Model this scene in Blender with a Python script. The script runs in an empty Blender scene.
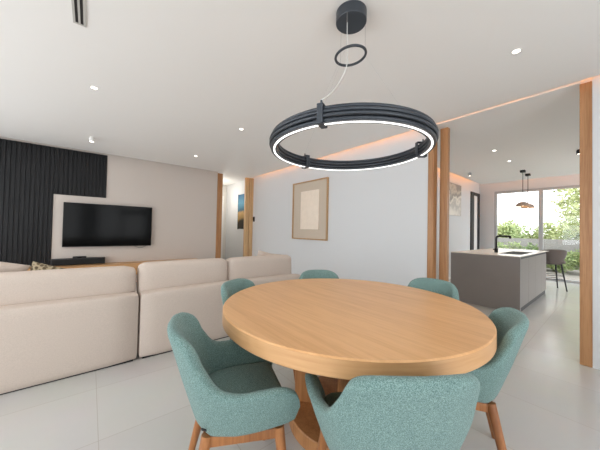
import bpy, bmesh, math, random
from mathutils import Vector, Matrix
random.seed(7)
PI = math.pi
SC = bpy.context.scene
COL = SC.collection

# ------------------------------------------------------------------ materials
def srgb(r, g, b):
    f = lambda c: (c/255/12.92) if c/255 <= .04045 else ((c/255+.055)/1.055)**2.4
    return (f(r), f(g), f(b), 1)

def mat(name, color, rough=.5, metal=0, spec=.5, noise=None, bump=None, emit=None, coat=0):
    """noise=(scale, amount, stretch) varies the colour; bump=(scale, strength, stretch)"""
    m = bpy.data.materials.new(name); m.use_nodes = True
    nt = m.node_tree; b = nt.nodes['Principled BSDF']
    b.inputs['Base Color'].default_value = color
    b.inputs['Roughness'].default_value = rough
    b.inputs['Metallic'].default_value = metal
    b.inputs['Specular IOR Level'].default_value = spec
    b.inputs['Coat Weight'].default_value = coat
    tc = nt.nodes.new('ShaderNodeTexCoord')
    def nz(scale, stretch, detail=4):
        mp = nt.nodes.new('ShaderNodeMapping'); mp.inputs['Scale'].default_value = stretch
        nt.links.new(tc.outputs['Object'], mp.inputs['Vector'])
        n = nt.nodes.new('ShaderNodeTexNoise'); n.inputs['Scale'].default_value = scale
        n.inputs['Detail'].default_value = detail
        nt.links.new(mp.outputs['Vector'], n.inputs['Vector']); return n
    if noise:
        n = nz(noise[0], noise[2] if len(noise) > 2 else (1, 1, 1))
        r = nt.nodes.new('ShaderNodeValToRGB')
        a = noise[1]
        r.color_ramp.elements[0].position = .32; r.color_ramp.elements[1].position = .68
        r.color_ramp.elements[0].color = tuple(c*(1-a) for c in color[:3]) + (1,)
        r.color_ramp.elements[1].color = tuple(min(1, c*(1+a)) for c in color[:3]) + (1,)
        nt.links.new(n.outputs['Fac'], r.inputs['Fac']); nt.links.new(r.outputs['Color'], b.inputs['Base Color'])
    if bump:
        n = nz(bump[0], bump[2] if len(bump) > 2 else (1, 1, 1))
        bp = nt.nodes.new('ShaderNodeBump'); bp.inputs['Strength'].default_value = bump[1]
        bp.inputs['Distance'].default_value = .004
        nt.links.new(n.outputs['Fac'], bp.inputs['Height']); nt.links.new(bp.outputs['Normal'], b.inputs['Normal'])
    if emit:
        b.inputs['Emission Color'].default_value = emit[0]; b.inputs['Emission Strength'].default_value = emit[1]
    return m

def wood(name, base, dark, axis=0, scale=1.0, rough=.42, rot=0):
    m = bpy.data.materials.new(name); m.use_nodes = True
    nt = m.node_tree; b = nt.nodes['Principled BSDF']; b.inputs['Roughness'].default_value = rough
    tc = nt.nodes.new('ShaderNodeTexCoord')
    def layer(sc, along, detail):
        mp = nt.nodes.new('ShaderNodeMapping'); s = [sc]*3
        if axis == 'band': s = [along, along, sc]
        else: s[axis] = along
        mp.inputs['Scale'].default_value = s
        pre = nt.nodes.new('ShaderNodeMapping'); pre.inputs['Rotation'].default_value = (0, 0, rot)
        nt.links.new(tc.outputs['Object'], pre.inputs['Vector'])
        nt.links.new(pre.outputs['Vector'], mp.inputs['Vector'])
        n = nt.nodes.new('ShaderNodeTexNoise'); n.inputs['Scale'].default_value = scale; n.inputs['Detail'].default_value = detail
        n.inputs['Roughness'].default_value = .6
        nt.links.new(mp.outputs['Vector'], n.inputs['Vector']); return n
    n1 = layer(14, 1.0, 4); n2 = layer(90, 4, 3)
    ad = nt.nodes.new('ShaderNodeMixRGB'); ad.inputs['Fac'].default_value = .4
    nt.links.new(n1.outputs['Fac'], ad.inputs['Color1']); nt.links.new(n2.outputs['Fac'], ad.inputs['Color2'])
    r = nt.nodes.new('ShaderNodeValToRGB')
    r.color_ramp.elements[0].position = .36; r.color_ramp.elements[0].color = dark
    r.color_ramp.elements[1].position = .58; r.color_ramp.elements[1].color = base
    nt.links.new(ad.outputs['Color'], r.inputs['Fac']); nt.links.new(r.outputs['Color'], b.inputs['Base Color'])
    bp = nt.nodes.new('ShaderNodeBump'); bp.inputs['Strength'].default_value = .08; bp.inputs['Distance'].default_value = .003
    nt.links.new(n2.outputs['Fac'], bp.inputs['Height']); nt.links.new(bp.outputs['Normal'], b.inputs['Normal'])
    return m

def emitter(name, color, strength):
    m = bpy.data.materials.new(name); m.use_nodes = True; nt = m.node_tree
    nt.nodes.remove(nt.nodes['Principled BSDF'])
    e = nt.nodes.new('ShaderNodeEmission'); e.inputs['Color'].default_value = color; e.inputs['Strength'].default_value = strength
    nt.links.new(e.outputs[0], nt.nodes['Material Output'].inputs['Surface']); return m

def glass_mat(name, tint=(1, 1, 1, 1)):
    m = bpy.data.materials.new(name); m.use_nodes = True; nt = m.node_tree
    nt.nodes.remove(nt.nodes['Principled BSDF'])
    t = nt.nodes.new('ShaderNodeBsdfTransparent'); t.inputs['Color'].default_value = tint
    g = nt.nodes.new('ShaderNodeBsdfGlossy'); g.inputs['Roughness'].default_value = .02
    mx = nt.nodes.new('ShaderNodeMixShader'); mx.inputs['Fac'].default_value = .025
    nt.links.new(t.outputs[0], mx.inputs[1]); nt.links.new(g.outputs[0], mx.inputs[2])
    nt.links.new(mx.outputs[0], nt.nodes['Material Output'].inputs['Surface']); return m

def tile_mat(name):
    m = bpy.data.materials.new(name); m.use_nodes = True; nt = m.node_tree; b = nt.nodes['Principled BSDF']
    tc = nt.nodes.new('ShaderNodeTexCoord'); mp = nt.nodes.new('ShaderNodeMapping')
    mp.inputs['Location'].default_value = (-.07, -.03, 0)
    nt.links.new(tc.outputs['Object'], mp.inputs['Vector'])
    br = nt.nodes.new('ShaderNodeTexBrick'); br.offset = 0; br.squash = 1
    br.inputs['Scale'].default_value = 1; br.inputs['Brick Width'].default_value = .6; br.inputs['Row Height'].default_value = .6
    br.inputs['Mortar Size'].default_value = .0022; br.inputs['Mortar Smooth'].default_value = .2
    br.inputs['Color1'].default_value = srgb(205, 204, 201); br.inputs['Color2'].default_value = srgb(201, 200, 197)
    br.inputs['Mortar'].default_value = srgb(186, 182, 175)
    nt.links.new(mp.outputs['Vector'], br.inputs['Vector'])
    n = nt.nodes.new('ShaderNodeTexNoise'); n.inputs['Scale'].default_value = 2.2; n.inputs['Detail'].default_value = 6
    nt.links.new(tc.outputs['Object'], n.inputs['Vector'])
    mx = nt.nodes.new('ShaderNodeMixRGB'); mx.blend_type = 'MULTIPLY'; mx.inputs['Fac'].default_value = .12
    nt.links.new(br.outputs['Color'], mx.inputs['Color1']); nt.links.new(n.outputs['Color'], mx.inputs['Color2'])
    nt.links.new(mx.outputs['Color'], b.inputs['Base Color'])
    b.inputs['Roughness'].default_value = .2; b.inputs['Specular IOR Level'].default_value = .5
    return m

M = {}
M['wall'] = mat('wall_paint', srgb(218, 220, 222), .75, bump=(180, .04))
M['ceil'] = mat('ceiling_paint', srgb(238, 236, 233), .55)
M['tvwall'] = mat('greige_wallcovering', srgb(205, 195, 187), .8, noise=(60, .045, (1.2, 1, 9)), bump=(90, .15, (1, 1, 12)))
M['hall'] = mat('hall_paint', srgb(222, 219, 213), .8)
M['tile'] = tile_mat('floor_tile')
M['oak_top'] = wood('oak_table_veneer', srgb(228, 177, 124), srgb(210, 157, 105), axis=1, scale=1.0, rough=.36, rot=math.radians(0))
M['oak_edge'] = wood('oak_table_edge', srgb(214, 168, 120), srgb(200, 150, 102), axis='band', scale=1.0, rough=.4)
M['oak_post'] = wood('oak_post', srgb(186, 138, 94), srgb(157, 109, 69), axis=2, scale=1.0)
M['oak_pale'] = wood('oak_pale_post', srgb(214, 178, 132), srgb(188, 148, 104), axis=2, scale=1.0)
M['oak_bench'] = wood('oak_bench', srgb(204, 160, 112), srgb(176, 130, 85), axis=0, scale=1.0)
M['oak_leg'] = wood('oak_leg', srgb(172, 114, 68), srgb(138, 86, 48), axis=2, scale=1.2)
M['oak_base'] = wood('oak_base', srgb(188, 134, 86), srgb(158, 106, 62), axis=2, scale=1.0)
M['frame_oak'] = wood('frame_oak', srgb(196, 162, 122), srgb(170, 134, 96), axis=2, scale=1.2)
def boucle(name, c1, c2, c3):
    m = mat(name, c1, .95, spec=.15, bump=(420, .5))
    nt = m.node_tree; b = nt.nodes['Principled BSDF']; tc = nt.nodes['Texture Coordinate']
    n = nt.nodes.new('ShaderNodeTexNoise'); n.inputs['Scale'].default_value = 380; n.inputs['Detail'].default_value = 2
    nt.links.new(tc.outputs['Object'], n.inputs['Vector'])
    r = nt.nodes.new('ShaderNodeValToRGB'); e = r.color_ramp.elements
    e[0].position = .36; e[0].color = c2; e[1].position = .64; e[1].color = c3
    k = e.new(.5); k.color = c1
    nt.links.new(n.outputs['Fac'], r.inputs['Fac']); nt.links.new(r.outputs['Color'], b.inputs['Base Color'])
    b.inputs['Sheen Weight'].default_value = .15
    return m
M['teal'] = boucle('teal_boucle', srgb(116, 144, 140), srgb(88, 115, 112), srgb(144, 171, 166))
M['sofa'] = mat('beige_sofa_fabric', srgb(205, 191, 180), .92, spec=.2, noise=(160, .05), bump=(500, .18))
M['sofa_plinth'] = mat('black_plinth', srgb(24, 23, 22), .7)  # plain black of the recessed plinth below the sofa
M['black_panel'] = mat('black_fluted_panel', srgb(14, 14, 17), .5, spec=.35)
M['black'] = mat('matt_black', srgb(26, 26, 28), .45)
M['ring'] = mat('graphite_tube', srgb(60, 65, 72), .38, metal=.25)
M['screen'] = mat('tv_screen', srgb(8, 9, 10), .12, spec=.12)
M['led'] = emitter('led_white', (1, .98, .95, 1), 2.2)
M['cove'] = emitter('cove_led_warm', (1, .36, .09, 1), 17)
M['lens'] = emitter('downlight_lens', (1, .90, .78, 1), 7)
M['white'] = mat('white_enamel', srgb(235, 234, 231), .4)
M['pale_metal'] = mat('pale_aluminium', srgb(190, 192, 193), .4, metal=.3)
M['steel'] = mat('steel_wire', srgb(190, 190, 190), .35, metal=.9)
M['cable'] = mat('white_cable', srgb(225, 224, 220), .5)
M['island'] = mat('taupe_laminate', srgb(148, 141, 137), .36, noise=(3, .03))
M['worktop'] = mat('pale_stone_worktop', srgb(212, 203, 194), .25, noise=(40, .04))
M['sink'] = mat('dark_sink', srgb(30, 29, 28), .7, spec=.1)
M['stool'] = mat('taupe_leather', srgb(104, 94, 89), .6, bump=(120, .12))
M['copper'] = mat('copper_shade', srgb(190, 166, 150), .55, metal=.1)
M['copper_in'] = mat('shade_lining', srgb(214, 172, 120), .5)
M['mat_linen'] = mat('linen_mount', srgb(205, 191, 174), .85, noise=(200, .04))
M['plaster'] = mat('relief_paper', srgb(244, 229, 212), .85, noise=(9, .03), bump=(14, .8))
M['pave'] = mat('terrace_paving', srgb(150, 145, 138), .8, noise=(5, .06))
M['gwall'] = mat('garden_wall_render', srgb(150, 148, 145), .9, noise=(6, .06))
M['glass'] = glass_mat('window_glass')
M['soil'] = mat('planting_soil', srgb(70, 58, 45), .95, noise=(20, .3))
M['bark'] = mat('bark', srgb(92, 76, 60), .9, noise=(12, .25, (1, 1, .2)))
def leafmat(name, a, b_):
    m = mat(name, a, .55)
    nt = m.node_tree; b = nt.nodes['Principled BSDF']
    g = nt.nodes.new('ShaderNodeObjectInfo'); n = nt.nodes.new('ShaderNodeTexNoise'); n.inputs['Scale'].default_value = 7
    tc = nt.nodes['Texture Coordinate']; nt.links.new(tc.outputs['Object'], n.inputs['Vector'])
    r = nt.nodes.new('ShaderNodeValToRGB'); r.color_ramp.elements[0].color = a; r.color_ramp.elements[1].color = b_
    r.color_ramp.elements[0].position = .35; r.color_ramp.elements[1].position = .65
    nt.links.new(n.outputs['Fac'], r.inputs['Fac']); nt.links.new(r.outputs['Color'], b.inputs['Base Color'])
    b.inputs['Subsurface Weight'].default_value = 0
    return m
M['leaf'] = leafmat('leaf_green', srgb(132, 154, 96), srgb(176, 190, 134))
M['leaf2'] = leafmat('leaf_dark_green', srgb(108, 136, 84), srgb(154, 174, 118))
M['leaf3'] = leafmat('leaf_yellow_green', srgb(166, 178, 116), srgb(202, 208, 154))
def leopard():
    m = mat('spotted_weave', srgb(196, 180, 150), .9)
    nt = m.node_tree; b = nt.nodes['Principled BSDF']; tc = nt.nodes['Texture Coordinate']
    n = nt.nodes.new('ShaderNodeTexVoronoi'); n.inputs['Scale'].default_value = 38
    nt.links.new(tc.outputs['Object'], n.inputs['Vector'])
    r = nt.nodes.new('ShaderNodeValToRGB'); r.color_ramp.elements[0].color = srgb(96, 82, 62); r.color_ramp.elements[1].color = srgb(182, 168, 140)
    r.color_ramp.elements[0].position = .40; r.color_ramp.elements[1].position = .62
    nt.links.new(n.outputs['Distance'], r.inputs['Fac']); nt.links.new(r.outputs['Color'], b.inputs['Base Color']); return m
M['leopard'] = leopard()
def zpaint(name, stops, scale, z0, z1, warp):
    """bands of paint up the height of a canvas (object z), edges broken by noise"""
    m = mat(name, (1, 1, 1, 1), .7); nt = m.node_tree; b = nt.nodes['Principled BSDF']; tc = nt.nodes['Texture Coordinate']
    sx = nt.nodes.new('ShaderNodeSeparateXYZ'); nt.links.new(tc.outputs['Object'], sx.inputs[0])
    mr = nt.nodes.new('ShaderNodeMapRange'); mr.inputs[1].default_value = z0; mr.inputs[2].default_value = z1
    nt.links.new(sx.outputs['Z'], mr.inputs[0])
    n = nt.nodes.new('ShaderNodeTexNoise'); n.inputs['Scale'].default_value = scale; n.inputs['Detail'].default_value = 5
    nt.links.new(tc.outputs['Object'], n.inputs['Vector'])
    ma = nt.nodes.new('ShaderNodeMath'); ma.operation = 'MULTIPLY_ADD'; ma.inputs[1].default_value = warp; ma.inputs[2].default_value = -warp/2
    nt.links.new(n.outputs['Fac'], ma.inputs[0])
    ad = nt.nodes.new('ShaderNodeMath'); ad.operation = 'ADD'
    nt.links.new(mr.outputs[0], ad.inputs[0]); nt.links.new(ma.outputs[0], ad.inputs[1])
    r = nt.nodes.new('ShaderNodeValToRGB'); e = r.color_ramp.elements
    e[0].position, e[0].color = stops[0]; e[1].position, e[1].color = stops[-1]
    for p, c in stops[1:-1]:
        k = e.new(p); k.color = c
    nt.links.new(ad.outputs[0], r.inputs['Fac']); nt.links.new(r.outputs['Color'], b.inputs['Base Color']); return m
M['landscape'] = zpaint('painted_landscape', [(0, srgb(28, 26, 22)), (.22, srgb(52, 44, 30)), (.30, srgb(150, 120, 66)), (.46, srgb(196, 160, 104)), (.54, srgb(60, 104, 128)), (.75, srgb(88, 150, 178)), (1, srgb(46, 96, 132))], 5, 0, 1.06, .25)
M['abstract'] = zpaint('painted_grey_swirl', [(0, srgb(236, 232, 224)), (.35, srgb(196, 194, 188)), (.5, srgb(236, 232, 222)), (.66, srgb(150, 150, 146)), (.85, srgb(206, 200, 188)), (1, srgb(160, 156, 150))], 3.5, 0, .84, 1.5)

# ------------------------------------------------------------------ mesh helpers
def new_bm(): return bmesh.new()

def rbox(bm, c, s, bev=0, seg=2, mtx=None):
    """box of size s centred at c, bevelled"""
    r = bmesh.ops.create_cube(bm, size=1)
    vs = r['verts']
    for v in vs: v.co = Vector((v.co.x*s[0], v.co.y*s[1], v.co.z*s[2]))
    if bev > 0:
        es = list({e for v in vs for e in v.link_edges})
        rr = bmesh.ops.bevel(bm, geom=es, offset=min(bev, min(s)*.49), segments=seg, affect='EDGES', profile=.5)
        vs = list({v for f in rr['faces'] for v in f.verts} | {v for v in vs if v.is_valid})
    for v in vs:
        v.co += Vector(c)
        if mtx: v.co = mtx @ v.co
    return bm

def box3(bm, x0, x1, y0, y1, z0, z1, bev=0, seg=2):
    return rbox(bm, ((x0+x1)/2, (y0+y1)/2, (z0+z1)/2), (abs(x1-x0), abs(y1-y0), abs(z1-z0)), bev, seg)

def tube(bm, pts, rad, n=10, closed=False, caps=True):
    """swept round tube along pts; rad number or list"""
    pts = [Vector(p) for p in pts]; L = len(pts)
    rads = rad if isinstance(rad, (list, tuple)) else [rad]*L
    rings = []; prev = None
    for i, p in enumerate(pts):
        a = pts[(i-1) % L] if (closed or i > 0) else p
        b = pts[(i+1) % L] if (closed or i < L-1) else p
        t = (b-a).normalized()
        if prev is None:
            u = t.orthogonal().normalized()
            if closed: u = Vector((0, 0, 1)).cross(t).normalized()
        else:
            u = (prev - t*prev.dot(t)).normalized()
        prev = u; w = t.cross(u)
        rings.append([bm.verts.new(p + (u*math.cos(2*PI*k/n)+w*math.sin(2*PI*k/n))*rads[i]) for k in range(n)])
    for i in range(L if closed else L-1):
        A, B = rings[i], rings[(i+1) % L]
        for k in range(n):
            bm.faces.new((A[k], A[(k+1) % n], B[(k+1) % n], B[k]))
    if caps and not closed:
        bm.faces.new(rings[0][::-1]); bm.faces.new(rings[-1])
    return bm

def lathe(bm, prof, n=48, c=(0, 0, 0), closed=False):
    """revolve (r,z) profile about z through c"""
    rings = []
    for r, z in prof:
        if r < 1e-6: rings.append([bm.verts.new((c[0], c[1], c[2]+z))])
        else: rings.append([bm.verts.new((c[0]+r*math.cos(2*PI*k/n), c[1]+r*math.sin(2*PI*k/n), c[2]+z)) for k in range(n)])
    m = len(rings)
    for i in range(m if closed else m-1):
        A, B = rings[i], rings[(i+1) % m]
        for k in range(n):
            k2 = (k+1) % n
            if len(A) == 1 and len(B) == 1: continue
            if len(A) == 1: bm.faces.new((A[0], B[k2], B[k]))
            elif len(B) == 1: bm.faces.new((A[k], A[k2], B[0]))
            else: bm.faces.new((A[k], A[k2], B[k2], B[k]))
    return bm

def soft(bm, c, s, r, bulge=(0, 0, 0), cuts=10, mtx=None):
    """upholstered block: rounded box with swelling faces; s sizes, bulge per axis"""
    t = bmesh.new(); bmesh.ops.create_cube(t, size=2)
    bmesh.ops.subdivide_edges(t, edges=t.edges[:], cuts=cuts, use_grid_fill=True)
    h = Vector(s)/2
    mp = {}
    for v in t.verts:
        p = Vector((v.co.x*h.x, v.co.y*h.y, v.co.z*h.z))
        q = Vector([max(-(h[i]-r), min(h[i]-r, p[i])) for i in range(3)])
        d = p-q
        p2 = q + (d.normalized()*r if d.length > 1e-9 else d)
        n = [p2[i]/h[i] for i in range(3)]
        for i in range(3):
            j, k = (i+1) % 3, (i+2) % 3
            w = max(0, 1-n[j]**2)**.7*max(0, 1-n[k]**2)**.7
            p2[i] += bulge[i]*w*max(-1, min(1, n[i]*1.0))
        p2 += Vector(c)
        if mtx: p2 = mtx @ p2
        mp[v] = bm.verts.new(p2)
    for f in t.faces: bm.faces.new([mp[v] for v in f.verts])
    t.free(); return bm

def pillow_bm(w, h, t, n=16, corner=.0):
    """square scatter pillow in the xz plane, thickness along y, pinched edges"""
    bm = bmesh.new(); g = {}
    for side in (1, -1):
        for i in range(n+1):
            for j in range(n+1):
                u, v = -1+2*i/n, -1+2*j/n
                edge = i in (0, n) or j in (0, n)
                if edge and side == -1: g[side, i, j] = g[1, i, j]; continue
                k = max(0, (1-u**2)*(1-v**2))**.42
                sq = 1-.07*(1-abs(v))**1 * abs(u)**3
                sv = 1-.07*(1-abs(u))**1 * abs(v)**3
                g[side, i, j] = bm.verts.new((u*w/2*sq, side*t/2*k, v*h/2*sv))
    for side in (1, -1):
        for i in range(n):
            for j in range(n):
                f = (g[side, i, j], g[side, i+1, j], g[side, i+1, j+1], g[side, i, j+1])
                bm.faces.new(f[::-1] if side == 1 else f)
    return bm

def obj(name, bm, material, parent=None, smooth=35, loc=None, rot=None, sub=0):
    me = bpy.data.meshes.new(name)
    bmesh.ops.recalc_face_normals(bm, faces=bm.faces[:])
    bm.to_mesh(me); bm.free()
    mats = material if isinstance(material, (list, tuple)) else [material]
    for m in mats: me.materials.append(m)
    o = bpy.data.objects.new(name, me); COL.objects.link(o)
    if parent is not None: o.parent = parent
    if loc: o.location = loc
    if rot: o.rotation_euler = rot
    if smooth:
        me.shade_smooth(); me.set_sharp_from_angle(angle=math.radians(smooth))
    if sub:
        sd = o.modifiers.new('soft', 'SUBSURF'); sd.levels = sub; sd.render_levels = sub
    return o

def tag(o, label, cat, group=None):
    o['label'] = label; o['category'] = cat
    if group: o['group'] = group
    return o

def thing(name, label, cat, loc=(0, 0, 0), rz=0, group=None):
    o = bpy.data.objects.new(name, None); COL.objects.link(o)
    o.location = loc; o.rotation_euler = (0, 0, rz); o.empty_display_size = .1
    return tag(o, label, cat, group)

def struct(name, bm, m, parent=None, smooth=0, label=None):
    o = obj(name, bm, m, parent, smooth)
    if parent is None: o['kind'] = 'structure'
    if label: o['label'] = label
    return o

def dup(root, loc, rz, label, group=None):
    r = root.copy(); COL.objects.link(r); r.location = loc; r.rotation_euler = (0, 0, rz); r['label'] = label
    if group: r['group'] = group
    for ch in list(root.children):
        if ch.type == 'LIGHT' : pass
        c = ch.copy(); COL.objects.link(c); c.parent = r
        for g in list(ch.children):
            d = g.copy(); COL.objects.link(d); d.parent = c
    return r

# ------------------------------------------------------------------ camera
f_px, yaw, pitch, roll = 258.0, math.radians(50.90), math.radians(1.147), math.radians(1.203)
fw = Vector((math.cos(yaw)*math.cos(pitch), math.sin(yaw)*math.cos(pitch), math.sin(pitch)))
r0 = Vector((math.sin(yaw), -math.cos(yaw), 0)); u0 = r0.cross(fw)
rt = r0*math.cos(roll)+u0*math.sin(roll); up = -r0*math.sin(roll)+u0*math.cos(roll)
cam = bpy.data.cameras.new('camera'); co = bpy.data.objects.new('camera', cam); COL.objects.link(co)
mw = Matrix((rt, up, -fw)).transposed().to_4x4(); mw.translation = (0, 0, 1.2); co.matrix_world = mw
cam.sensor_width = 36; cam.lens = f_px/600*36; cam.clip_start = .02
SC.camera = co

# ------------------------------------------------------------------ room shell
CZ = 2.65          # ceiling height
LID = 2.86
PX = 3.6           # partition wall plane
TY = 6.6           # television wall plane
KY = 2.76          # kitchen side wall plane
FX = 9.55          # kitchen far wall plane
struct('floor', box3(new_bm(), -2.85, 9.7, -1.85, 8.6, -.12, 0), M['tile'])
struct('ceiling', box3(new_bm(), -2.7, PX-.09, -1.7, TY-.14, CZ, CZ+.05), M['ceil'])
b = new_bm(); box3(b, PX+.02, 8.82, -1.7, 2.5, CZ, CZ+.05); box3(b, PX-.04, PX+.019, .22, 1.565, CZ, CZ+.05)
struct('ceiling_kitchen', b, M['ceil'])
struct('ceiling_hall', box3(new_bm(), 2.55, PX, TY, 8.45, CZ+.03, CZ+.08), M['ceil'])
struct('ceiling_upper', box3(new_bm(), -2.85, 9.7, -1.85, 8.6, LID, LID+.1), M['ceil'])
struct('wall_partition', box3(new_bm(), PX, PX+.05, 1.645, 8.5, 0, LID), M['wall'])
struct('wall_partition_rear', box3(new_bm(), PX+.2, PX+.25, 1.63, KY+.1, 0, LID), M['wall'])
struct('wall_pocket', box3(new_bm(), PX+.05, PX+.2, 1.66, 1.72, 0, LID), M['wall'])
struct('wall_right', box3(new_bm(), PX, PX+.15, -1.7, .145, 0, LID), M['wall'])
struct('wall_television', box3(new_bm(), -2.7, 2.55, TY, TY+.15, 0, LID), M['tvwall'])
struct('wall_hall_left', box3(new_bm(), 2.4, 2.55, TY+.15, 8.5, 0, LID), M['hall'])
struct('wall_hall_end', box3(new_bm(), 2.4, PX+.1, 8.45, 8.6, 0, LID), M['hall'])
struct('wall_kitchen_left', box3(new_bm(), PX+.25, 9.7, KY, KY+.12, 0, LID), M['wall'])
# far kitchen wall with its glazed opening
WY0, WY1, WZ1 = -1.35, 2.38, 2.5
b = new_bm(); box3(b, FX, FX+.15, WY1, KY, 0, LID); box3(b, FX, FX+.15, -1.7, WY0, 0, LID); box3(b, FX, FX+.15, WY0, WY1, WZ1, LID)
struct('wall_kitchen_far', b, M['wall'])
# rear wall (behind the camera) and left wall, both with tall windows
b = new_bm(); RY = -1.7
RX = [(-1.9, -.3), (.2, 2.2), (6.4, 9.0)]  # last opening is unseen, added to bring more daylight into the kitchen
prev = -2.85
for p0, p1 in RX:
    box3(b, prev, p0, RY-.15, RY, 0, LID); box3(b, p0, p1, RY-.15, RY, 2.45, LID); prev = p1
box3(b, prev, 9.7, RY-.15, RY, 0, LID)
struct('wall_rear', b, M['wall'])
LX = -2.7; LY0, LY1 = -.4, 6.3
b = new_bm(); box3(b, LX-.15, LX, -1.7, LY0, 0, LID); box3(b, LX-.15, LX, LY1, 8.6, 0, LID); box3(b, LX-.15, LX, LY0, LY1, 2.45, LID)
struct('wall_left', b, M['wall'])

# windows
def window(name, axis, plane, a0, a1, z1, mull, fw_=.07, m=None):
    """aluminium sliding doors filling an opening; axis 'x': plane at x=plane, spans y"""
    fr = new_bm(); d = .08
    def bx(p0, p1, z0_, z1_):
        if axis == 'x': box3(fr, plane, plane+d, p0, p1, z0_, z1_, .004, 1)
        else: box3(fr, p0, p1, plane, plane+d, z0_, z1_, .004, 1)
    bx(a0, a0+fw_, 0, z1); bx(a1-fw_, a1, 0, z1); bx(a0+fw_, a1-fw_, z1-fw_, z1); bx(a0+fw_, a1-fw_, 0, .06)
    for q in mull: bx(q-.045, q+.045, .06, z1-fw_)
    o = struct(name, fr, m or M['pale_metal'])
    edges = [a0+fw_] + [q for q in mull] + [a1-fw_]
    for i in range(len(edges)-1):
        p0 = edges[i] + (.045 if i else 0); p1 = edges[i+1] - (.045 if i < len(edges)-2 else 0)
        g = new_bm()
        if axis == 'x': box3(g, plane+.035, plane+.041, p0, p1, .06, z1-fw_)
        else: box3(g, p0, p1, plane+.035, plane+.041, .06, z1-fw_)
        struct('pane', g, M['glass'], o)
    return o
window('window_1', 'x', FX+.03, WY0, WY1, WZ1, [1.325, -.1])
for i, (p0, p1) in enumerate(RX): window('window_%d' % (3+i), 'y', RY-.12, p0, p1, 2.45, [(p0+p1)/2])
window('window_2', 'x', LX-.12, LY0, LY1, 2.45, [1.2, 2.9, 4.6])

# wooden jambs (fins) of the two openings
def post(name, x0, x1, y0, y1, m, label=None):
    return struct(name, box3(new_bm(), x0, x1, y0, y1, 0, CZ, .004, 1), m)
post('trim_1', PX-.012, PX+.16, .1455, .225, M['oak_post'])          # right jamb of the kitchen opening
post('trim_2', PX-.012, PX+.10, 1.57, 1.645, M['oak_post'])         # left jamb, front fin
post('trim_3', PX+.15, PX+.22, 1.455, 1.555, M['oak_post'])           # left jamb, rear fin
post('trim_4', 2.55, 2.69, TY-.012, TY+.15, M['oak_post'])          # hall opening, left jamb
post('trim_5', 3.36, 3.475, TY-.012, TY+.06, M['oak_pale'])
post('trim_6', 3.485, 3.6, TY-.03, TY+.06, M['oak_pale'])
# baseboards
struct('baseboard_right', box3(new_bm(), PX-.012, PX, -1.7, .145, 0, .012), M['wall'])
struct('baseboard_kitchen', box3(new_bm(), PX+.25, 8.7, KY-.012, KY, 0, .07, .003, 1), M['white'])

# hall door (white, ajar look of a bright strip) in the end wall
d = struct('door_1', box3(new_bm(), 2.62, 3.5, 8.41, 8.45, 0, 2.3, .004, 1), M['white'])
struct('door_handle', tube(new_bm(), [(3.38, 8.36, 1.05), (3.26, 8.36, 1.05)], .011), M['black'], d, 40)
# kitchen side door: black frame, the reflection in its glass painted as a pale panel
b = new_bm(); box3(b, 8.76, 9.0, KY-.03, KY, 0, 2.46, .004, 1); box3(b, 9.3, 9.5, KY-.03, KY, 0, 2.46, .004, 1); box3(b, 9.0, 9.3, KY-.03, KY, 2.36, 2.46, .004, 1)
d = struct('door_2', b, M['black'])
struct('door_glass_sheen', box3(new_bm(), 9.0, 9.3, KY-.02, KY-.002, 0, 2.36), M['white'], d, label='pale panel painted as the reflection in the door glass')

# cove LED strips, lying on top of the ceiling slabs
tag(obj('cove_strip', box3(new_bm(), PX-.16, PX-.145, .0, TY-.2, CZ+.055, CZ+.068), M['cove'], smooth=0),
    'warm LED strip glowing in the ceiling slot along the white partition wall', 'strip light', 'warm cove strips')
tag(obj('cove_strip', box3(new_bm(), 3.95, 8.7, 2.40, 2.415, CZ+.055, CZ+.068), M['cove'], smooth=0),
    'warm LED strip in the cove above the kitchen side wall', 'strip light', 'warm cove strips')
tag(obj('cove_strip', box3(new_bm(), 8.70, 8.715, -1.5, 2.4, CZ+.055, CZ+.068), M['cove'], smooth=0),
    'warm LED strip in the cove above the kitchen glass doors', 'strip light', 'warm cove strips')

# ------------------------------------------------------------------ black fluted cladding, bench, television
def fluted(name, x0, x1, z0, z1, label):
    y1, dp, pitch = TY, .017, .06
    n = max(1, round((x1-x0)/pitch)); p = (x1-x0)/n
    bm = new_bm(); prof = []
    for i in range(n):
        a = x0+i*p
        prof += [(a, y1-.008), (a+p*.14, y1-.008), (a+p*.22, y1-dp), (a+p*.86, y1-dp), (a+p*.94, y1-.008)]
    prof.append((x1, y1-.008)); prof += [(x1, y1), (x0, y1)]
    lo = [bm.verts.new((x, y, z0)) for x, y in prof]; hi = [bm.verts.new((x, y, z1)) for x, y in prof]
    k = len(prof)
    for i in range(k): bm.faces.new((lo[i], lo[(i+1) % k], hi[(i+1) % k], hi[i]))
    bm.faces.new(lo[::-1]); bm.faces.new(hi)
    return tag(obj(name, bm, M['black_panel'], smooth=0), label, 'wall panel', 'black fluted wall panels')
fluted('fluted_wall_panel', -2.6, -.545, .46, 2.645, 'tall black fluted wall panel running up from the wooden bench')
fluted('fluted_wall_panel', -.544, -.1005, 1.775, 2.645, 'short black fluted panel next to the tall one, above the television')
fluted('fluted_wall_panel', -.10, .235, 1.775, 2.645, 'short black fluted panel ending in mid-wall above the television')

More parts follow.
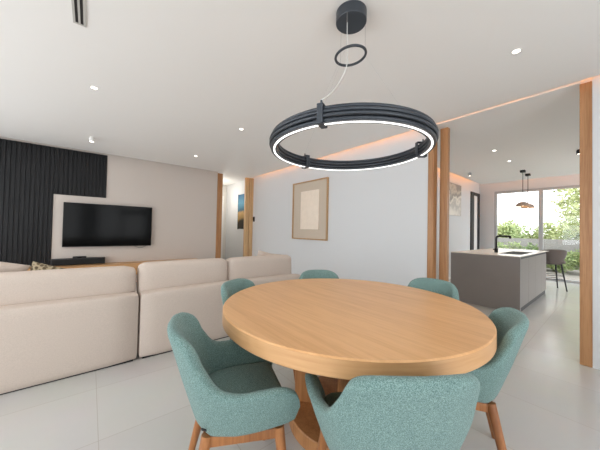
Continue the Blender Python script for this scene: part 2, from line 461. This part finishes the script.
t = thing('media_bench', 'long low oak media bench mounted below the television', 'bench', (-.3, 6.38, 0))
obj('body', box3(new_bm(), -2.3, 2.36, -.16, .215, .22, .45, .004, 1), M['oak_bench'], t)
for i in range(4):
    dr = obj('drawer', box3(new_bm(), -2.29+i*1.165, -2.29+i*1.165+1.155, -.18, -.161, .225, .435, .003, 1), M['oak_bench'], t)
t = thing('soundbar', 'long black soundbar box on the bench below the television', 'speaker', (-.15, 6.53, .45))
obj('body', box3(new_bm(), -.39, .40, -.06, .06, .002, .125, .006, 2), M['black'], t)
obj('grille', box3(new_bm(), -.37, .38, -.064, -.0605, .015, .11, .001, 1), mat('speaker_cloth', srgb(22, 22, 23), .8, bump=(300, .3)), t)
t = thing('media_player', 'small flat black box on top of the soundbar', 'media box', (-.14, 6.52, .575))
obj('case', box3(new_bm(), -.10, .10, -.05, .05, .001, .035, .006, 2), M['black'], t)
obj('display', box3(new_bm(), -.03, .03, -.0515, -.0495, .01, .025), M['screen'], t)

t = thing('television', 'large black flat-screen television mounted on the greige wall', 'television', (.33, TY, .79))
obj('casing', box3(new_bm(), -.73, .73, -.075, -.03, 0, .845, .006, 2), M['black'], t)
obj('screen', box3(new_bm(), -.722, .722, -.0775, -.0745, .012, .838), M['screen'], t)
obj('wall_bracket', box3(new_bm(), -.25, .25, -.031, -.001, .25, .6), M['black'], t)
pts = [(.42+.22*i/10, -.02, -.0+(-.045)*math.sin(PI*i/10)) for i in range(11)]
obj('cable', tube(new_bm(), pts, .004, 6), M['black'], t)

# ------------------------------------------------------------------ sofa modules
SY = 2.715
def sofa(x0, x1, cush, arm, label):
    t = thing('sofa_module', label, 'sofa', ((x0+x1)/2, SY+.48, 0), 0, 'beige sofa modules')
    cx = (x0+x1)/2; w = x1-x0; L = lambda x: x-cx; Y = lambda y: y-(SY+.48)
    bk = obj('back_frame', soft(new_bm(), (0, Y(SY+.085), .301), (w, .17, .582), .024, (0, .012, .012), 12), M['sofa'], t, 60)
    sx1 = x1-.15 if arm else x1
    obj('base', soft(new_bm(), ((L(x0)+L(sx1))/2, Y(SY+.575), .16), (sx1-x0-.004, .80, .25), .03, (0, 0, 0), 8), M['sofa'], t, 60)
    if arm: obj('armrest', soft(new_bm(), (L(x1-.075), Y(SY+.58), .335), (.15, .80, .60), .035, (.008, 0, .01), 10), M['sofa'], t, 60)
    obj('plinth', box3(new_bm(), L(x0)+.03, L(x1)-.03, Y(SY+.016), Y(SY+.93), 0, .03), M['sofa_plinth'], t)
    for a, b_, top, lean in cush:
        obj('seat_cushion', soft(new_bm(), (L((a+b_)/2), Y(SY+.585), .365), (b_-a-.004, .74, .15), .05, (0, .01, .02), 10), M['sofa'], t, 60)
        hh = .42
        mt = Matrix.Translation((L((a+b_)/2), Y(SY+.265), top-hh/2)) @ Matrix.Rotation(lean, 4, 'X')
        obj('back_cushion', soft(new_bm(), (0, 0, 0), (b_-a-.004, .19, hh), .06, (.004, .025, .008), 14, mt), M['sofa'], t, 60)
    return t
sofa(-2.35, .362, [(-2.35, -1.02, .81, -.06), (-1.02, .358, .818, -.05)], False, 'beige sofa module left of the vertical seam, its back to the table')
sofa(.374, 2.27, [(.378, 1.285, .842, -.05), (1.29, 2.235, .842, -.05)], False, 'beige sofa module right of the seam, its end nearest the white partition wall')

o = tag(obj('scatter_pillow', pillow_bm(.55, .44, .17), M['sofa'], smooth=60, loc=(-.74, 3.34, .715), rot=(.25, .32, .15)),
        'plain beige scatter pillow humped above the far end of the left sofa back', 'pillow')
tag(obj('scatter_pillow', pillow_bm(.37, .37, .12), M['leopard'], smooth=60, loc=(-.262, 3.34, .645), rot=(.25, .30, -.1)),
    'spotted brown and cream pillow, its corner poking over the sofa back below the black panels', 'pillow')
tag(obj('scatter_pillow', pillow_bm(.42, .40, .14), M['sofa'], smooth=60, loc=(2.04, 3.28, .672), rot=(.25, .20, .0)),
    'beige pillow tip peeking over the sofa back nearest the white partition wall', 'pillow')

# ------------------------------------------------------------------ dining table
TC = Vector((1.304, 1.106, 0)); TR = .772
t = thing('dining_table', 'large round oak dining table with thick edge and slab pedestal', 'table', TC)
b = lathe(new_bm(), [(0, .672), (TR-.006, .672), (TR, .678), (TR, .744), (TR-.006, .75), (0, .75)], 128)
top = obj('tabletop', b, [M['oak_top'], M['oak_edge']], t, 30)
for p in top.data.polygons:
    if abs(p.normal.z) < .3: p.material_index = 1
obj('plinth', lathe(new_bm(), [(0, 0), (.355, 0), (.36, .004), (.36, .074), (.355, .08), (0, .08)], 72), M['oak_base'], t, 30)
for k in range(4):
    a = math.radians(130+90*k)
    mt = Matrix.Rotation(a, 4, 'Z')
    obj('slab_leg', rbox(new_bm(), (.262, 0, .376), (.13, .05, .592), .004, 2, mt), M['oak_base'], t, 30)
obj('hub', lathe(new_bm(), [(0, .08), (.05, .08), (.05, .672), (0, .672)], 24), M['oak_base'], t, 30)

# ------------------------------------------------------------------ dining chairs
def catmull(P, n):
    out = []
    Q = [2*Vector(P[0])-Vector(P[1])] + [Vector(p) for p in P] + [2*Vector(P[-1])-Vector(P[-2])]
    for i in range(1, len(Q)-2):
        for k in range(n):
            s = k/n; a, b_, c, d_ = Q[i-1], Q[i], Q[i+1], Q[i+2]
            out.append(.5*((2*b_)+(-a+c)*s+(2*a-5*b_+4*c-d_)*s*s+(-a+3*b_-3*c+d_)*s**3))
    out.append(Vector(P[-1])); return out

def tub_shell(half, bot, taper, lean, th, zref=.58, rows=8, n=4):
    """half: (x,y,top,bottom) control points from back centre to arm tip"""
    h = catmull([Vector((p[0], p[1], p[2])) for p in half], n)
    hb = catmull([Vector((p[0], p[1], p[3])) for p in half], n)
    cols = [((-p.x, p.y), p.z, q.z) for p, q in zip(h[::-1], hb[::-1])][:-1] + [((p.x, p.y), p.z, q.z) for p, q in zip(h, hb)]
    N = len(cols); bm = new_bm(); rings = []
    def place(x, y, z, back):
        k = taper + (1-taper)*min(1, max(0, (z-bot)/(zref-bot)))**.8
        return Vector((x*k, y*(1 if y < 0 else (1+k)/2) - lean*(z-zref)*back, z))
    for i, ((x, y), T, B) in enumerate(cols):
        a = Vector(cols[max(0, i-1)][0]); c = Vector(cols[min(N-1, i+1)][0]); tg = (c-a).normalized()
        nin = Vector((-tg.y, tg.x))          # left of travel = inwards
        back = max(0, min(1, (.02-y)/.19))
        ring = []
        for j in range(rows+1):
            z = B+(T-B)*j/rows; o_ = place(x, y, z, back)
            if j == rows: o_.z -= .012
            ring.append(o_)
        xi, yi = x+nin.x*th*.5, y+nin.y*th*.5
        ring.append(place(xi, yi, T+.006, back))
        xi, yi = x+nin.x*th, y+nin.y*th
        for j in range(rows, -1, -1):
            z = B+(T-B)*j/rows; o_ = place(xi, yi, z, back)
            if j == rows: o_.z -= .012
            ring.append(o_)
        rings.append([bm.verts.new(v) for v in ring])
    K = len(rings[0])
    for i in range(N-1):
        for k in range(K):
            bm.faces.new((rings[i][k], rings[i][(k+1) % K], rings[i+1][(k+1) % K], rings[i+1][k]))
    for e in (0, N-1):
        R_ = rings[e]
        for j in range(rows+1):      # cap strip by strip
            a, b_ = R_[j], R_[K-1-j]
            if j < rows: bm.faces.new((a, R_[j+1], R_[K-2-j], b_))
            else: bm.faces.new((a, R_[j+1], b_))
    return bm

HALF = [(0, -.195, .80, .364), (.085, -.187, .798, .364), (.152, -.165, .787, .364), (.199, -.136, .755, .365), (.222, -.110, .678, .368), (.247, -.062, .598, .378),
        (.275, .02, .578, .382), (.287, .10, .583, .386), (.287, .195, .580, .390), (.279, .262, .54, .394), (.265, .300, .465, .40)]
def make_chair(label):
    t = thing('dining_chair', label, 'chair', (0, 0, 0), 0, 'teal tub chairs around the round table')
    obj('shell', tub_shell(HALF, .365, .70, .30, .05), M['teal'], t, 80, sub=1)
    bm = new_bm(); soft(bm, (0, .07, .425), (.40, .37, .09), .045, (0, 0, .014), 10)
    for v in bm.verts:                     # round the back of the seat to follow the shell
        if v.co.y < .06: v.co.x *= 1-.36*min(1, ((.06-v.co.y)/.19))**2
    obj('seat', bm, M['teal'], t, 60)
    for sx in (-1, 1):
        for sy in (-1, 1):
            fr_ = sy > 0
            p0 = Vector(((.182 if fr_ else .14)*sx, .20 if fr_ else -.085, .375)); p1 = Vector(((.232 if fr_ else .20)*sx, .235 if fr_ else -.165, 0))
            obj('leg', tube(new_bm(), [p0, p0.lerp(p1, .5), p1], [.022, .0195, .015], 14), M['oak_leg'], t, 40)
    bm = new_bm(); rbox(bm, (0, .20, .352), (.36, .022, .042), .004); obj('front_rail', bm, M['oak_leg'], t)
    bm = new_bm(); rbox(bm, (0, -.088, .346), (.27, .022, .04), .004); obj('rear_rail', bm, M['oak_leg'], t)
    for sx in (-1, 1):
        bm = new_bm(); rbox(bm, (0, 0, 0), (.022, .29, .042), .004, 2, Matrix.Translation((.163*sx, .056, .352)) @ Matrix.Rotation(-.145*sx, 4, 'Z')); obj('side_rail', bm, M['oak_leg'], t)
    bm = new_bm(); rbox(bm, (0, 0, 0), (.004, .022, .010), .001)
    obj('brand_tab', bm, M['black'], t, 0, loc=(.178, -.098, .425), rot=(0, .25, -.62))
    return t
CH = [(.876, .531, 55, 'teal fabric tub chair nearest the viewer, its broad back facing the camera'),
      (.512, 1.14, -19, 'teal fabric tub chair seen side-on in front of the sofa seam, seat showing'),
      (1.638, .528, 114, 'teal tub chair tucked in at the kitchen side, its outer back above the bare tiles'),
      (.988, 1.702, -62, 'teal chair back peeking over the table edge against the beige sofa'),
      (1.705, 1.735, 240, 'teal chair back showing at the far table edge below the framed relief'),
      (2.12, .995, 183, 'teal chair back at the table edge below the wooden jambs and kitchen island')]
proto = None
for x, y, face, lab in CH:
    loc = (x, y, 0); rz = math.radians(face-90)
    if proto is None:
        proto = make_chair(lab); proto.location = loc; proto.rotation_euler = (0, 0, rz); proto.scale = (1, 1, 1)
    else: dup(proto, loc, rz, lab)
proto.scale = (1.05, 1.02, 1)

# ------------------------------------------------------------------ ring chandelier
t = thing('ring_chandelier', 'round graphite tube pendant with glowing LED ring above the dining table', 'pendant light', (1.305, 1.112, CZ))
obj('canopy', lathe(new_bm(), [(0, -.001), (.1, -.001), (.1, -.066), (.097, -.07), (0, -.07)], 48), M['ring'], t, 30)
RR = .505; ZT = -.862
circ = lambda R_, z, n=96: [(R_*math.cos(2*PI*k/n), R_*math.sin(2*PI*k/n), z) for k in range(n)]
for i, (dr, dz) in enumerate([(.002, .001), (.012, -.0195), (.013, -.0405), (.004, -.0605)]):
    obj('tube', tube(new_bm(), circ(RR+dr-.006, ZT+dz), .0094, 10, True), M['ring'], t, 60)
for i, (dr, dz) in enumerate([(-.020, -.004), (-.027, -.0245), (-.022, -.045)]):
    obj('tube', tube(new_bm(), circ(RR+dr-.006, ZT+dz), .0094, 10, True), M['ring'], t, 60)
ch = obj('led_channel', lathe(new_bm(), [(RR-.036, ZT-.060), (RR+.004, ZT-.060), (RR+.004, ZT-.072), (RR-.036, ZT-.072)], 96, closed=True), M['ring'], t, 30)
obj('diffuser', lathe(new_bm(), [(RR-.021, ZT-.0722), (RR-.011, ZT-.0722), (RR-.011, ZT-.0755), (RR-.021, ZT-.0755)], 96, closed=True), M['led'], ch, 30)
CL = [205, 85, -35]
hooks = []
for a in CL:
    ar = math.radians(a); mt = Matrix.Rotation(ar, 4, 'Z')
    bm = new_bm()
    rbox(bm, (RR+.019, 0, ZT-.031), (.006, .032, .098), .002, 1, mt); rbox(bm, (RR-.045, 0, ZT-.031), (.006, .032, .098), .002, 1, mt)
    rbox(bm, (RR-.013, 0, ZT+.0165), (.068, .032, .006), .002, 1, mt); rbox(bm, (RR-.013, 0, ZT-.0785), (.068, .032, .006), .002, 1, mt)
    tube(bm, [mt @ Vector((RR+.0, 0, ZT+.018)), mt @ Vector((RR+.0, 0, ZT+.04))], .005, 8)
    obj('clamp', bm, M['ring'], t, 30); hooks.append(mt @ Vector((RR, 0, ZT+.04)))
tilt = lambda x, y: .11*(.776*x-.63*y)
sr = obj('spreader_ring', tube(new_bm(), [(x, y, z+tilt(x, y)) for x, y, z in circ(.098, -.29, 48)], .0085, 10, True), M['ring'], t, 60)
for k, hk in enumerate(hooks):
    a = math.radians(CL[k])
    obj('wire', tube(new_bm(), [(.096*math.cos(a), .096*math.sin(a), -.07), (.098*math.cos(a), .098*math.sin(a), -.29+tilt(.098*math.cos(a), .098*math.sin(a)))], .0011, 5), M['steel'], t, 60)
    obj('wire', tube(new_bm(), [(.098*math.cos(a), .098*math.sin(a), -.29+tilt(.098*math.cos(a), .098*math.sin(a))), hk], .0003, 5), M['steel'], t, 60)
h0 = hooks[0]
pts = catmull([(-.025, .012, -.07), (-.024, .012, -.16), (-.024, .01, -.26), (h0.x*.12, h0.y*.08, -.38), (h0.x*.32, h0.y*.28, -.52), (h0.x*.66, h0.y*.64, -.69), (h0.x, h0.y, h0.z)], 6)
obj('cable', tube(new_bm(), pts, .0028, 8), M['cable'], t, 60)

# ------------------------------------------------------------------ ceiling lights and vent
def spot(parent, loc, watts, ang=1.9, col=(1, .87, .72), r=.03):
    l = bpy.data.lights.new('spot_beam', 'SPOT'); l.energy = watts; l.spot_size = ang; l.spot_blend = .8; l.color = col; l.shadow_soft_size = r
    o = bpy.data.objects.new('spot_beam', l); COL.objects.link(o); o.parent = parent; o.location = loc
    return o
def downlight(label, group=None):
    t = thing('ceiling_downlight', label, 'downlight', (0, 0, CZ), 0, 'recessed ceiling downlights')
    obj('trim_ring', lathe(new_bm(), [(.024, -.0005), (.036, -.0005), (.035, -.004), (.026, -.004)], 32, closed=True), M['white'], t, 40)
    obj('lens', lathe(new_bm(), [(0, -.0008), (.025, -.0008), (.025, -.003), (0, -.003)], 32), M['lens'], t, 40)
    spot(t, (0, 0, -.02), 9)
    return t
DL = [((2.57, .50), 'round recessed downlight above the bare floor, nearest the kitchen opening of the living ceiling'),
      ((-.01, 3.46), 'round recessed downlight over the left end of the sofa'),
      ((1.66, 3.44), 'round recessed downlight above the right sofa module'),
      ((1.61, 5.35), 'small recessed downlight close to the greige television wall'),
      ((5.39, 1.34), 'kitchen recessed downlight above the near end of the island'),
      ((6.37, 1.34), 'kitchen recessed downlight between the island light and the pendants')]
d0 = None
for (x, y), lab in DL:
    if d0 is None: d0 = downlight(lab); d0.location = (x, y, CZ)
    else:
        r = dup(d0, (x, y, CZ), 0, lab)
        if x > PX:                      # the kitchen lamps are stronger
            for ch in r.children:
                if ch.type == 'LIGHT': ch.data = ch.data.copy(); ch.data.energy = 34
def cyl_spot(x, y, m, label, power=8):
    t = thing('surface_spotlight', label, 'spotlight', (x, y, CZ))
    obj('mount', lathe(new_bm(), [(0, -.001), (.028, -.001), (.028, -.015), (0, -.015)], 24), m, t, 30)
    obj('barrel', lathe(new_bm(), [(0, -.015), (.036, -.015), (.036, -.075), (.030, -.075), (.030, -.065), (0, -.065)], 32), m, t, 30)
    obj('lens', lathe(new_bm(), [(0, -.0655), (.029, -.0655), (.029, -.069), (0, -.069)], 24), M['lens'], t, 30)
    spot(t, (0, 0, -.09), power)
cyl_spot(-.02, 5.42, M['white'], 'white cylinder spotlight on the ceiling before the black panels')
cyl_spot(6.99, 2.22, M['pale_metal'], 'grey cylinder spotlight near the kitchen side wall', 5)
cyl_spot(6.33, .40, M['black'], 'black cylinder spotlight beside the wooden post on the kitchen ceiling', 5)

t = thing('air_vent', 'white linear slot air vent with black slits in the ceiling', 'air vent', (-.10, 1.86, CZ))
b = new_bm()
for x0, x1 in ((-.036, -.023), (-.007, .005), (.021, .036)): box3(b, x0, x1, -.58, .565, -.006, -.001)
box3(b, -.036, .036, .565, .58, -.006, -.001); box3(b, -.036, .036, -.6, -.58, -.006, -.001)
obj('frame', b, mat('vent_enamel', srgb(186, 184, 178), .5), t, 0)
obj('slots', box3(new_bm(), -.034, .034, -.58, .57, -.003, -.0012), M['black'], t, 0)

# ------------------------------------------------------------------ pictures and switch
t = thing('framed_relief', 'framed pale relief on linen mount in a thin oak frame', 'picture', (PX, 4.112, 1.005))
W2, H2 = .555, 1.245
b = new_bm(); fwid = .024
box3(b, -.045, 0, -W2, -W2+fwid, 0, H2, .003, 1); box3(b, -.045, 0, W2-fwid, W2, 0, H2, .003, 1)
box3(b, -.045, 0, -W2+fwid, W2-fwid, 0, fwid, .003, 1); box3(b, -.045, 0, -W2+fwid, W2-fwid, H2-fwid, H2, .003, 1)
obj('frame', b, M['frame_oak'], t)
obj('mount', box3(new_bm(), -.015, -.004, -W2+fwid, W2-fwid, fwid, H2-fwid), M['mat_linen'], t)
obj('relief', box3(new_bm(), -.036, -.016, -.31, .27, .215, 1.035, .006, 2), M['plaster'], t, 40)

t = thing('wall_switch', 'small black control panel on the white wall beside the hall posts', 'switch', (PX, 6.50, 1.485))
obj('plate', box3(new_bm(), -.014, -.001, -.045, .045, -.07, .07, .004, 2), M['black'], t)
obj('button', box3(new_bm(), -.017, -.0135, -.025, .025, -.02, .045, .002, 1), M['screen'], t)

t = thing('landscape_painting', 'narrow glimpse of a blue and ochre landscape painting in the hall', 'painting', (PX, 7.12, 1.2))
obj('canvas', box3(new_bm(), -.03, -.002, -.36, .36, 0, 1.06, .003, 1), M['landscape'], t)
for sy in (-1, 1): obj('frame_strip', box3(new_bm(), -.034, -.001, .361*sy, .372*sy, -.012, 1.072), M['black'], t)
t = thing('kitchen_canvas', 'square grey and cream abstract canvas on the kitchen side wall', 'painting', (7.50, KY, 1.68))
obj('canvas', box3(new_bm(), -.45, .45, -.035, -.002, 0, .84, .004, 1), M['abstract'], t)

# ------------------------------------------------------------------ kitchen island, tap, stool, pendants
IX0, IX1, IY0, IY1, IZ = 5.10, 7.40, .935, 1.91, .865
t = thing('kitchen_island', 'taupe kitchen island with pale worktop and flat doors', 'kitchen island', ((IX0+IX1)/2, (IY0+IY1)/2, 0))
cx, cy = (IX0+IX1)/2, (IY0+IY1)/2
def ibox(x0, x1, y0, y1, z0, z1, bev=.002): return box3(new_bm(), x0-cx, x1-cx, y0-cy, y1-cy, z0, z1, bev, 1)
obj('end_panel', ibox(IX0, IX0+.04, IY0, IY1, 0, IZ-.012), M['island'], t)
obj('carcass', ibox(IX0+.04, IX1, IY0+.035, IY1, .075, IZ-.014), M['island'], t)
obj('plinth', ibox(IX0+.04, IX1-.02, IY0+.014, IY1-.05, 0, .075), M['black'], t)
obj('finger_groove', ibox(IX0+.04, IX1, IY0+.010, IY0+.034, IZ-.045, IZ-.013, 0), M['black'], t)
n = 4; dw = (IX1-IX0-.04)/n
for i in range(n):
    obj('door', ibox(IX0+.042+i*dw, IX0+.04+(i+1)*dw-.003, IY0+.002, IY0+.03, .076, IZ-.046), M['island'], t)
obj('worktop', ibox(IX0, 7.74, IY0, IY1, IZ-.012, IZ), M['worktop'], t)
obj('sink', ibox(5.6, 6.6, 1.02, 1.32, IZ+.0003, IZ+.003, 0), M['sink'], t)
obj('support_panel', ibox(7.70, 7.74, IY0+.5, IY1, 0, IZ-.012), M['island'], t)

t = thing('kitchen_tap', 'black angular kitchen tap on the island beside the sink', 'tap', (5.82, 1.41, IZ+.0005))
obj('base', lathe(new_bm(), [(0, 0), (.028, 0), (.028, .07), (.022, .08), (0, .08)], 24), M['black'], t, 30)
dirx = Vector((.62, -.78, 0)).normalized()
pts = catmull([(0, 0, .07), (0, 0, .2), tuple(dirx*.004+Vector((0, 0, .272))), tuple(dirx*.03+Vector((0, 0, .300))), tuple(dirx*.12+Vector((0, 0, .304))), tuple(dirx*.23+Vector((0, 0, .30)))], 5)
obj('spout', tube(new_bm(), pts, .017, 10), M['black'], t, 60)
obj('nozzle', tube(new_bm(), [dirx*.22+Vector((0, 0, .302)), dirx*.22+Vector((0, 0, .262))], .02, 10), M['black'], t, 40)
obj('lever', tube(new_bm(), [(0, 0, .045), tuple(-dirx*.05+Vector((0, 0, .055)))], .008, 8), M['black'], t, 40)

HALF_S = [(0, -.235, .90, .56), (.1, -.23, .898, .56), (.18, -.195, .885, .56), (.235, -.11, .865, .565), (.255, .0, .84, .58), (.252, .10, .80, .64), (.245, .16, .75, .67)]
t = thing('counter_stool', 'taupe shell counter stool on black legs behind the island', 'stool', (8.06, .95, 0), math.radians(-62))
obj('shell', tub_shell(HALF_S, .56, .70, .25, .035, .80), M['stool'], t, 80, sub=1)
obj('seat', soft(new_bm(), (0, .02, .625), (.40, .40, .08), .038, (0, 0, .012), 8), M['stool'], t, 60)
for sx in (-1, 1):
    for sy in (-1, 1):
        obj('leg', tube(new_bm(), [(.13*sx, .12*sy, .595), (.20*sx, .19*sy, 0)], [.016, .012], 10), M['black'], t, 40)
z = .24; k = .13+.07*(1-z/.595); k2 = .12+.07*(1-z/.595)
for z in (.24, .32):
    k = .13+.07*(1-z/.595); k2 = .12+.07*(1-z/.595)
    obj('footrest', tube(new_bm(), [(-k, -k2, z), (k, -k2, z), (k, k2, z), (-k, k2, z)], .007, 8, True), M['black'], t, 40)

def pendant(x, y, label):
    t = thing('pendant_lamp', label, 'pendant light', (x, y, CZ), 0, 'copper dome pendants over the island')
    obj('canopy', box3(new_bm(), -.045, .045, -.045, .045, -.05, -.001, .004, 1), M['black'], t)
    obj('cord', tube(new_bm(), [(0, 0, -.05), (0, 0, -.70)], .006, 8), M['black'], t, 60)
    sh = []
    for k in range(13):
        a = k/12*PI/2; sh.append((.128*math.sin(a), -.805+.095*math.cos(a)))
    inn = [(r*.955, z-.006) for r, z in sh[::-1]]
    d = obj('shade', lathe(new_bm(), sh+[(.128, -.811)], 40), M['copper'], t, 50)
    obj('lining', lathe(new_bm(), inn, 40), M['copper_in'], d, 50)
    obj('bulb', lathe(new_bm(), [(0, -.735), (.03, -.745), (.04, -.77), (.03, -.795), (0, -.805)], 20), M['lens'], t, 60)
    return t
pd = pendant(7.50, 1.335, 'copper dome pendant over the island, the nearer of the pair')
dup(pd, (8.02, 1.335, CZ), 0, 'copper dome pendant closer to the glass doors, partly behind its twin')

# ------------------------------------------------------------------ garden
struct('ground', box3(new_bm(), 9.7, 40, -14, 16, -.2, -.06), M['pave'])
struct('garden_wall', box3(new_bm(), 14.0, 14.25, -9, 12, -.06, 1.05), M['gwall'])
def leaves(n, rad, size, zc, lumps=9):
    bm = new_bm(); cs = [(Vector((random.gauss(0, .42)*rad[0], random.gauss(0, .42)*rad[1], zc+random.gauss(0, .40)*rad[2])), random.uniform(.35, .6)) for _ in range(lumps)]
    for i in range(n):
        c, s = random.choice(cs)
        d = Vector((random.gauss(0, 1), random.gauss(0, 1), random.gauss(0, 1))).normalized()
        p = c + Vector((d.x*rad[0], d.y*rad[1], d.z*rad[2]))*s*random.uniform(.6, 1)
        if p.z < .02: p.z = .02+random.random()*.1
        a = Vector((random.gauss(0, 1), random.gauss(0, 1), random.gauss(0, .6))).normalized()
        b_ = a.orthogonal().normalized(); b_ = Matrix.Rotation(random.uniform(0, 6.28), 3, a) @ b_
        L = size*random.uniform(.7, 1.3); w = L*.42
        vs = [bm.verts.new(p + q) for q in (Vector((0, 0, 0)), a*L*.5+b_*w*.5, a*L, a*L*.5-b_*w*.5)]
        bm.faces.new(vs)
    return bm
def shrub(x, y, rad, n, size, m, label, group, zc=None, z0=-.06):
    t = thing('garden_shrub', label, 'shrub', (x, y, z0), 0, group)
    zc = zc or rad[2]*.85
    obj('foliage', leaves(n, rad, size, zc), m, t, 0)
    bm = new_bm()
    for i in range(5):
        a = random.uniform(0, 6.28); tube(bm, [(0.03*math.cos(a), .03*math.sin(a), 0), (rad[0]*.3*math.cos(a), rad[1]*.3*math.sin(a), zc*.9)], [.012, .006], 6)
    obj('stems', bm, M['bark'], t, 40)
HG = 'hedge shrubs behind the garden wall'
for i, y in enumerate((4.6, 3.7, 2.9, 2.1, 1.2, .4, -.5)):
    shrub(15.5+.3*(i % 2), y, (.75, .72, .62+.12*(i % 3)), 1500, .15, M['leaf3'] if i % 2 else M['leaf'], ['yellow-green hedge shrub behind the garden wall, seen through the left glass pane', 'green hedge shrub behind the garden wall, seen through the left glass pane', 'bright hedge shrub behind the wall, above the kitchen tap', 'green hedge shrub behind the wall, left of the dividing mullion', 'hedge shrub behind the wall, right of the dividing mullion', 'green hedge shrub behind the wall, above the stool', 'hedge shrub behind the wall, next to the wooden post'][i], HG, zc=1.18)
BG = 'planting bed shrubs on the terrace'
for i, (x, y, r, h) in enumerate([(12.9, 2.9, .55, .5), (12.7, 2.0, .5, .52), (12.2, .62, .42, .62), (12.6, .05, .6, .72), (12.9, 1.25, .5, .45)]):
    shrub(x, y, (r, r, h), 1300, .11, [M['leaf'], M['leaf2']][i % 2], ['leafy terrace shrub low before the garden wall, left of the tap', 'leafy terrace shrub low before the garden wall, right of the tap', 'tall leafy shrub directly behind the counter stool', 'bushy shrub right of the stool against the wooden post', 'low shrub before the garden wall, between mullion and stool'][i], BG)
# tree at the right
t = thing('garden_tree', 'slender garden tree with hanging leafy branches beside the wooden post', 'tree', (12.3, .42, -.06))
obj('trunk', tube(new_bm(), [(0, 0, 0), (.03, .02, 1.2), (-.02, .05, 2.4), (0, .1, 3.4)], [.06, .05, .04, .02], 10), M['bark'], t, 60)
bm = new_bm()
lv = new_bm()
for i in range(16):
    z0 = 1.0+2.2*i/16; a = random.uniform(.6, 2.6) if i % 3 else random.uniform(0, 6.28); L = random.uniform(.7, 1.25)
    e = Vector((math.cos(a)*L, math.sin(a)*L, z0+.25)); s = Vector((0, .04, z0)); mdl = s.lerp(e, .5)+Vector((0, 0, .2))
    tube(bm, [s, mdl, e], [.016, .010, .004], 6)
    for k in range(130):
        u = random.uniform(.25, 1.05); p = s.lerp(e, u)+Vector((random.gauss(0, .11), random.gauss(0, .11), .2*math.sin(PI*min(1, u))+random.gauss(0, .08)))
        av = Vector((random.gauss(0, 1), random.gauss(0, 1), random.gauss(-.3, .6))).normalized(); bv = av.orthogonal().normalized()
        bv = Matrix.Rotation(random.uniform(0, 6.28), 3, av) @ bv; LL = random.uniform(.09, .17)
        lv.faces.new([lv.verts.new(p+q) for q in (Vector((0, 0, 0)), av*LL*.5+bv*LL*.22, av*LL, av*LL*.5-bv*LL*.22)])
obj('branches', bm, M['bark'], t, 60); obj('foliage', lv, M['leaf3'], t, 0)

# ------------------------------------------------------------------ light
W = bpy.data.worlds.new('sky'); SC.world = W; W.use_nodes = True; nt = W.node_tree
bg = nt.nodes['Background']
tc = nt.nodes.new('ShaderNodeTexCoord'); sp = nt.nodes.new('ShaderNodeSeparateXYZ'); nt.links.new(tc.outputs['Generated'], sp.inputs[0])
rp = nt.nodes.new('ShaderNodeValToRGB')     # brighter sky on the side of the sun (-x), softer towards the garden
mr = nt.nodes.new('ShaderNodeMapRange'); mr.inputs[1].default_value = -1; mr.inputs[2].default_value = 1
nt.links.new(sp.outputs['X'], mr.inputs[0]); nt.links.new(mr.outputs[0], rp.inputs['Fac'])
SKY_A, SKY_B = 3.4, 2.5
rp.color_ramp.elements[0].color = (.93, .97, 1.0, 1); rp.color_ramp.elements[1].color = (.98, .99, 1.0, 1)
ms = nt.nodes.new('ShaderNodeMapRange'); ms.inputs[1].default_value = -.6; ms.inputs[2].default_value = .35
ms.inputs[3].default_value = SKY_A; ms.inputs[4].default_value = SKY_B
nt.links.new(sp.outputs['X'], ms.inputs[0])
nt.links.new(rp.outputs['Color'], bg.inputs['Color']); nt.links.new(ms.outputs[0], bg.inputs['Strength'])

def portal(loc, rot, sx, sy):
    l = bpy.data.lights.new('window_portal', 'AREA'); l.shape = 'RECTANGLE'; l.size = sx; l.size_y = sy; l.cycles.is_portal = True
    o = bpy.data.objects.new('window_portal', l); COL.objects.link(o); o.location = loc; o.rotation_euler = rot
portal((LX-.16, (LY0+LY1)/2, 1.22), (0, -PI/2, 0), 2.45, LY1-LY0)
for p0, p1 in RX: portal(((p0+p1)/2, RY-.16, 1.22), (PI/2, 0, 0), p1-p0, 2.45)
portal((FX+.16, (WY0+WY1)/2, 1.25), (0, PI/2, 0), 2.5, WY1-WY0)

# point light without a fixture, added to brighten the hall
hl = bpy.data.lights.new('hall_fill_light', 'POINT'); hl.energy = 11; hl.color = (1, .95, .88); hl.shadow_soft_size = .08
ho = bpy.data.objects.new('hall_fill_light', hl); COL.objects.link(ho); ho.location = (3.0, 7.7, 2.2)

SC.cycles.use_denoising = True
SC.cycles.max_bounces = 10; SC.cycles.diffuse_bounces = 7; SC.cycles.glossy_bounces = 4; SC.cycles.transparent_max_bounces = 12
SC.cycles.sample_clamp_indirect = 8
SC.cycles.caustics_reflective = False; SC.cycles.caustics_refractive = False
vs = SC.view_settings; vs.view_transform = 'Standard'; vs.look = 'None'; vs.gamma = 1; vs.use_curve_mapping = False
vs.exposure = 0.27
